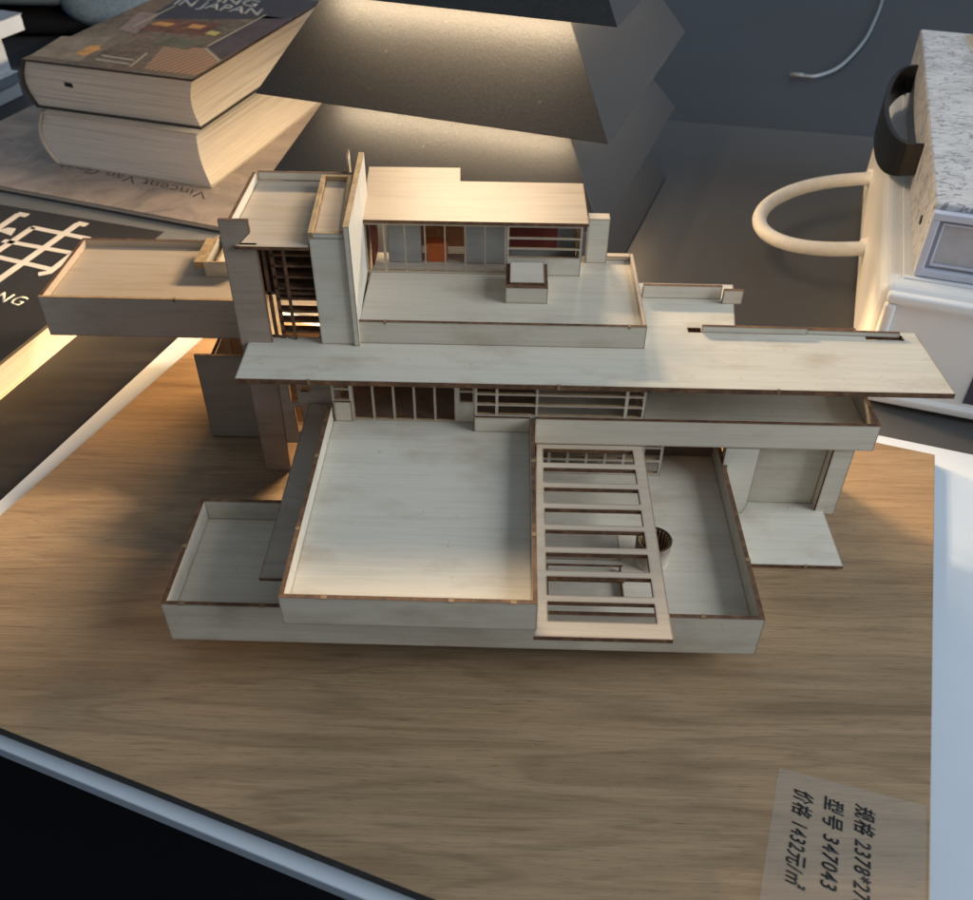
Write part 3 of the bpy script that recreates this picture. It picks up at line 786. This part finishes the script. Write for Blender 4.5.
# pile of white papers at the far left
fP = frame(-40.2, 57.9, math.radians(-17))
def pile(z0, z1, s1, t1, mat, lab, cover=None, rot=0):
    f = frame(-40.2, 57.9, math.radians(-17+rot))
    o = thing('paper_block', f(-8,-8,z0), lab, 'papers', 'papers piled at the far left')
    quadprism(f,-20,s1,-26,t1,z0+.03,z1-.06,MB()).build('page_block', [mat], o, bevel=.05)
    quadprism(f,-20.1,s1+.08,-26.1,t1+.08,z1-.06,z1,MB()).build('cover', [cover or mat], o)
pile(ZT,-2.6,.5,0,'paper_blue','blue white magazine at the bottom of the far left pile')
pile(-2.6,-1.7,.9,-.3,'paper_grey','thin grey magazine second from the bottom of the far left pile','paper_blue',1)
pile(-1.7,1.5,.6,-.5,'paper_blue','thick white page block in the middle of the far left pile')
pile(1.5,2.8,2.6,.3,'paper_blue','white magazine with a grey cover on top of the far left pile','paper_grey',-3)

# blue grey cushion behind the books
cu = MB()
def blob(mb, c, r, e=2.6, nu=28, nv=18, mi=0):
    R = []
    for i in range(nv+1):
        ph = -math.pi/2+math.pi*i/nv
        R.append([])
        for k in range(nu):
            a = 2*math.pi*k/nu
            sp = lambda v: math.copysign(abs(v)**(2/e), v)
            p = Vector((r[0]*sp(math.cos(ph))*sp(math.cos(a)), r[1]*sp(math.cos(ph))*sp(math.sin(a)), r[2]*sp(math.sin(ph))))
            p *= 1+.03*math.sin(3*a+i)
            R[-1].append(mb.bm.verts.new((Vector(c)+p)*S))
    for i in range(nv):
        for k in range(nu):
            f = mb.bm.faces.new((R[i][k],R[i][(k+1)%nu],R[i+1][(k+1)%nu],R[i+1][k])); f.smooth = True; f.material_index = mi
    bmesh.ops.remove_doubles(mb.bm, verts=mb.bm.verts, dist=1e-6)
cb = thing('cushion', (-46,80,ZT-.25), 'soft blue grey cloth cushion lying behind the papers and books', 'cushion')
blob(cu, (-50,80.5,1.6), (17,7.5,3.7)); cu.build('cushion_body', ['cushion'], cb)
cu = MB(); blob(cu, (-37.5,78,-.6), (5.5,5,3.4)); cu.build('cushion_corner', ['cushion'], cb)
cu = MB(); blob(cu, (-47,79.5,-3.0), (13,6,1.08)); cu.build('cushion_shadow', ['void'], cb)  # black body that stands in for the shadow under the cushion

# ------------------------------------------------------------------ white carry box, suitcase, cable
fX = frame(18.3, 17.6, math.radians(-17.3))
wx = thing('carry_box', fX(9,13,ZT), 'cream white plastic carry box with a looped cord handle, under the little suitcase', 'box')
bb = MB(); quadprism(fX,0,20,0,26.8,ZT+.004,2.55,bb); bb.build('box_body', ['plastic'], wx, bevel=.55, seg=5)
def frame_ring(f, s0, s1, z0, z1, w, t0, t1, mb):
    for (a,b,c,d) in ((s0,s1,z0,z0+w),(s0,s1,z1-w,z1),(s0,s0+w,z0+w,z1-w),(s1-w,s1,z0+w,z1-w)):
        quadprism(f,a,b,t0,t1,c,d,mb)
fr_ = MB(); frame_ring(fX,.35,19.65,ZT+.25,2.3,.5,-.32,.3,fr_); fr_.build('front_rim', ['plastic'], wx, bevel=.16, seg=3)
lid = MB(); quadprism(fX,.9,19.1,.9,25.9,2.54,2.62,lid); lid.build('lid', ['plastic'], wx, bevel=.03)
stk = MB(); quadprism(fX,5.1,9.5,-.03,.01,-2.9,-1.2,stk); stk.build('sticker', ['ph_slate'], wx)
# looped cord handle on the side facing the lamp
A0, A1 = fX(.05,21.6,-1.35), fX(.05,12.3,-1.75)
mid = Vector((16.65,33.2,-1.75))
pts = []
for k in range(33):
    q = k/32; a = math.pi*q
    c = (A0+A1)/2; half = (A0-A1)/2
    p = c+half*math.cos(a)*(1.0+.0*math.sin(a))+(mid-c)*(math.sin(a)**.8)
    pts.append(p)
MB().tube([fX(.5,21.6,-1.3)]+pts+[fX(.5,12.3,-1.7)], .42, 14).build('cord_handle', ['rope'], wx)
for P0 in (A0, A1): MB().tube([P0+Vector((.12,.03,0)), P0-Vector((.10,.03,0))], .62, 16).build('grommet', ['plastic'], wx)

fS = frame(19.85, 18.3, math.radians(-16.8))
sc = thing('small_suitcase', fS(8,13,2.62), 'little suitcase in white crackled paper with a black handle, on the white box', 'suitcase')
bs = MB(); quadprism(fS,0,17,.4,27.6,2.64,6.05,bs); bs.build('case_body', ['crackle'], sc, bevel=.12, seg=3)
rim = MB(); frame_ring(fS,.03,16.97,2.66,5.75,.34,0,.5,rim); rim.build('end_frame', ['suit_frame'], sc, bevel=.05)
rim = MB(); frame_ring(fS,.55,16.4,3.15,5.25,.10,.2,.46,rim); rim.build('panel_moulding', ['suit_frame'], sc, bevel=.03)
pn = MB(); quadprism(fS,.38,16.6,.33,.42,3.0,5.4,pn); pn.build('end_panel', ['suit_panel'], sc)
# strap handle on the side that faces the lamp
hp = []
h0, h1 = fS(0,22.6,4.45), fS(0,9.4,4.45)
for k in range(25):
    a = math.pi*k/24
    hp.append((h0+h1)/2+(h0-h1)/2*math.cos(a)+(fS(-3.0,0,0)-fS(0,0,0)).normalized()*1.75*math.sin(a)**.7+Vector((0,0,-.75*math.sin(a))))
hb = MB(); w = 1.15; rings = []
for i, p in enumerate(hp):
    d = (hp[min(i+1,24)]-hp[max(i-1,0)]).normalized(); nrm = d.cross(Vector((0,0,1))).normalized()*.14
    up = Vector((0,0,w*(.72+.28*math.sin(math.pi*i/24))))
    rings.append([hb.bm.verts.new(v*S) for v in (p+nrm-up, p+nrm+up, p-nrm+up, p-nrm-up)])
for A, B in zip(rings, rings[1:]):
    for k in range(4): hb.bm.faces.new((A[k],A[(k+1)%4],B[(k+1)%4],B[k]))
hb.bm.faces.new(rings[0]); hb.bm.faces.new(rings[-1])
hb.build('carry_handle', ['leather'], sc, bevel=.06, smooth=False)
rv = MB(); rv.tube([fS(-.06,2.6,4.2), fS(.03,2.6,4.2)], .22, 12); rv.build('rivet', ['leather'], sc)
# folded paper on top of the case
fan = thing('folded_paper', fS(5,16,6.06), 'cream folded paper sheets with a rose edge lying on the little suitcase', 'paper')
fm = MB()
for k in range(5):
    a = Vector(fS(2.6+k*.75,26.8-.2*k,6.08+.02*k)); b = Vector(fS(3.2+k*.8,25.9,6.45+.03*k)); c = Vector(fS(4.6+k*.9,8.5+.6*k,6.10+.02*k)); d = Vector(fS(5.3+k*.9,8.3+.6*k,6.5+.03*k))
    up = Vector((0,0,.04))
    fm._faces([a,b,d,c,a+up,b+up,d+up,c+up],[(0,1,2,3),(4,5,6,7),(0,1,5,4),(1,2,6,5),(2,3,7,6),(3,0,4,7)],[0,0,1,0,1,0] if k == 0 else [0]*6)
fm.build('paper_sheet', ['fan','fanred'], fan)

cab = [(27.07,65.96),(28.35,65.75),(30.64,67.75),(32.94,71.27),(35.94,76.94),(38.93,83.9),(41.95,91.7),(46,104),(52,125)]
def spline(P, n=8):
    P = [Vector((*p, ZT+.02)) for p in P]; out = []
    for i in range(len(P)-1):
        p0, p1, p2, p3 = P[max(i-1,0)], P[i], P[i+1], P[min(i+2,len(P)-1)]
        for k in range(n):
            t = k/n; out.append(.5*((2*p1)+(p2-p0)*t+(2*p0-5*p1+4*p2-p3)*t*t+(3*p1-p0-3*p2+p3)*t**3))
    return out+[P[-1]]
cbm = MB(); sp_ = spline(cab); cbm.tube(sp_, .15, 10)
cbm.tube([sp_[0]+Vector((-.9,.1,.03)), sp_[0], sp_[2]], .19, 10)
tag(cbm.build('cable', ['cable'], base=(35,75,ZT-.25)), 'thin grey cable curving across the dark rear table', 'cable')

# ------------------------------------------------------------------ daylight from the window side, and dim room air
def area(name, loc, tgt, sx, sy, power, col):
    li = bpy.data.lights.new(name, 'AREA'); li.shape = 'RECTANGLE'; li.size = sx*S; li.size_y = sy*S; li.energy = power; li.color = col
    o = bpy.data.objects.new(name, li); COL.objects.link(o); o.location = Vector(loc)*S
    o.rotation_euler = (Vector(tgt)-Vector(loc)).to_track_quat('-Z', 'Y').to_euler(); return o
area('window_light', (155,-28,80), (2,8,0), 120, 100, 31.0, (.82,.91,1.0))
w = bpy.data.worlds.new('World'); scene.world = w; w.use_nodes = True
bg = w.node_tree.nodes['Background']; bg.inputs['Color'].default_value = (.70,.84,1,1); bg.inputs['Strength'].default_value = .215

# ------------------------------------------------------------------ camera
f, yaw, pitch, roll = 928.939724, -2.33931939e-02, 6.99245467e-01, 7.74557001e-03
cp_ = Vector((1.26366, -20.00924, 23.83742))*S
fw = Vector((math.sin(yaw)*math.cos(pitch), math.cos(yaw)*math.cos(pitch), -math.sin(pitch)))
r = Vector((math.cos(yaw), -math.sin(yaw), 0)); u = r.cross(fw)
R = r*math.cos(roll)+u*math.sin(roll); U = -r*math.sin(roll)+u*math.cos(roll)
cam = bpy.data.cameras.new('Camera'); co = bpy.data.objects.new('Camera', cam); COL.objects.link(co)
co.matrix_world = Matrix.Translation(cp_) @ Matrix((R, U, -fw)).transposed().to_4x4()
cam.sensor_fit = 'HORIZONTAL'; cam.sensor_width = 36; cam.lens = 36*f/973
cam.clip_start = .005; cam.clip_end = 50
cam.dof.use_dof = True; cam.dof.focus_distance = .36; cam.dof.aperture_fstop = 22
scene.camera = co
scene.view_settings.view_transform = 'Standard'; scene.view_settings.look = 'None'; scene.view_settings.exposure = .22
scene.cycles.max_bounces = 6; scene.cycles.use_denoising = True
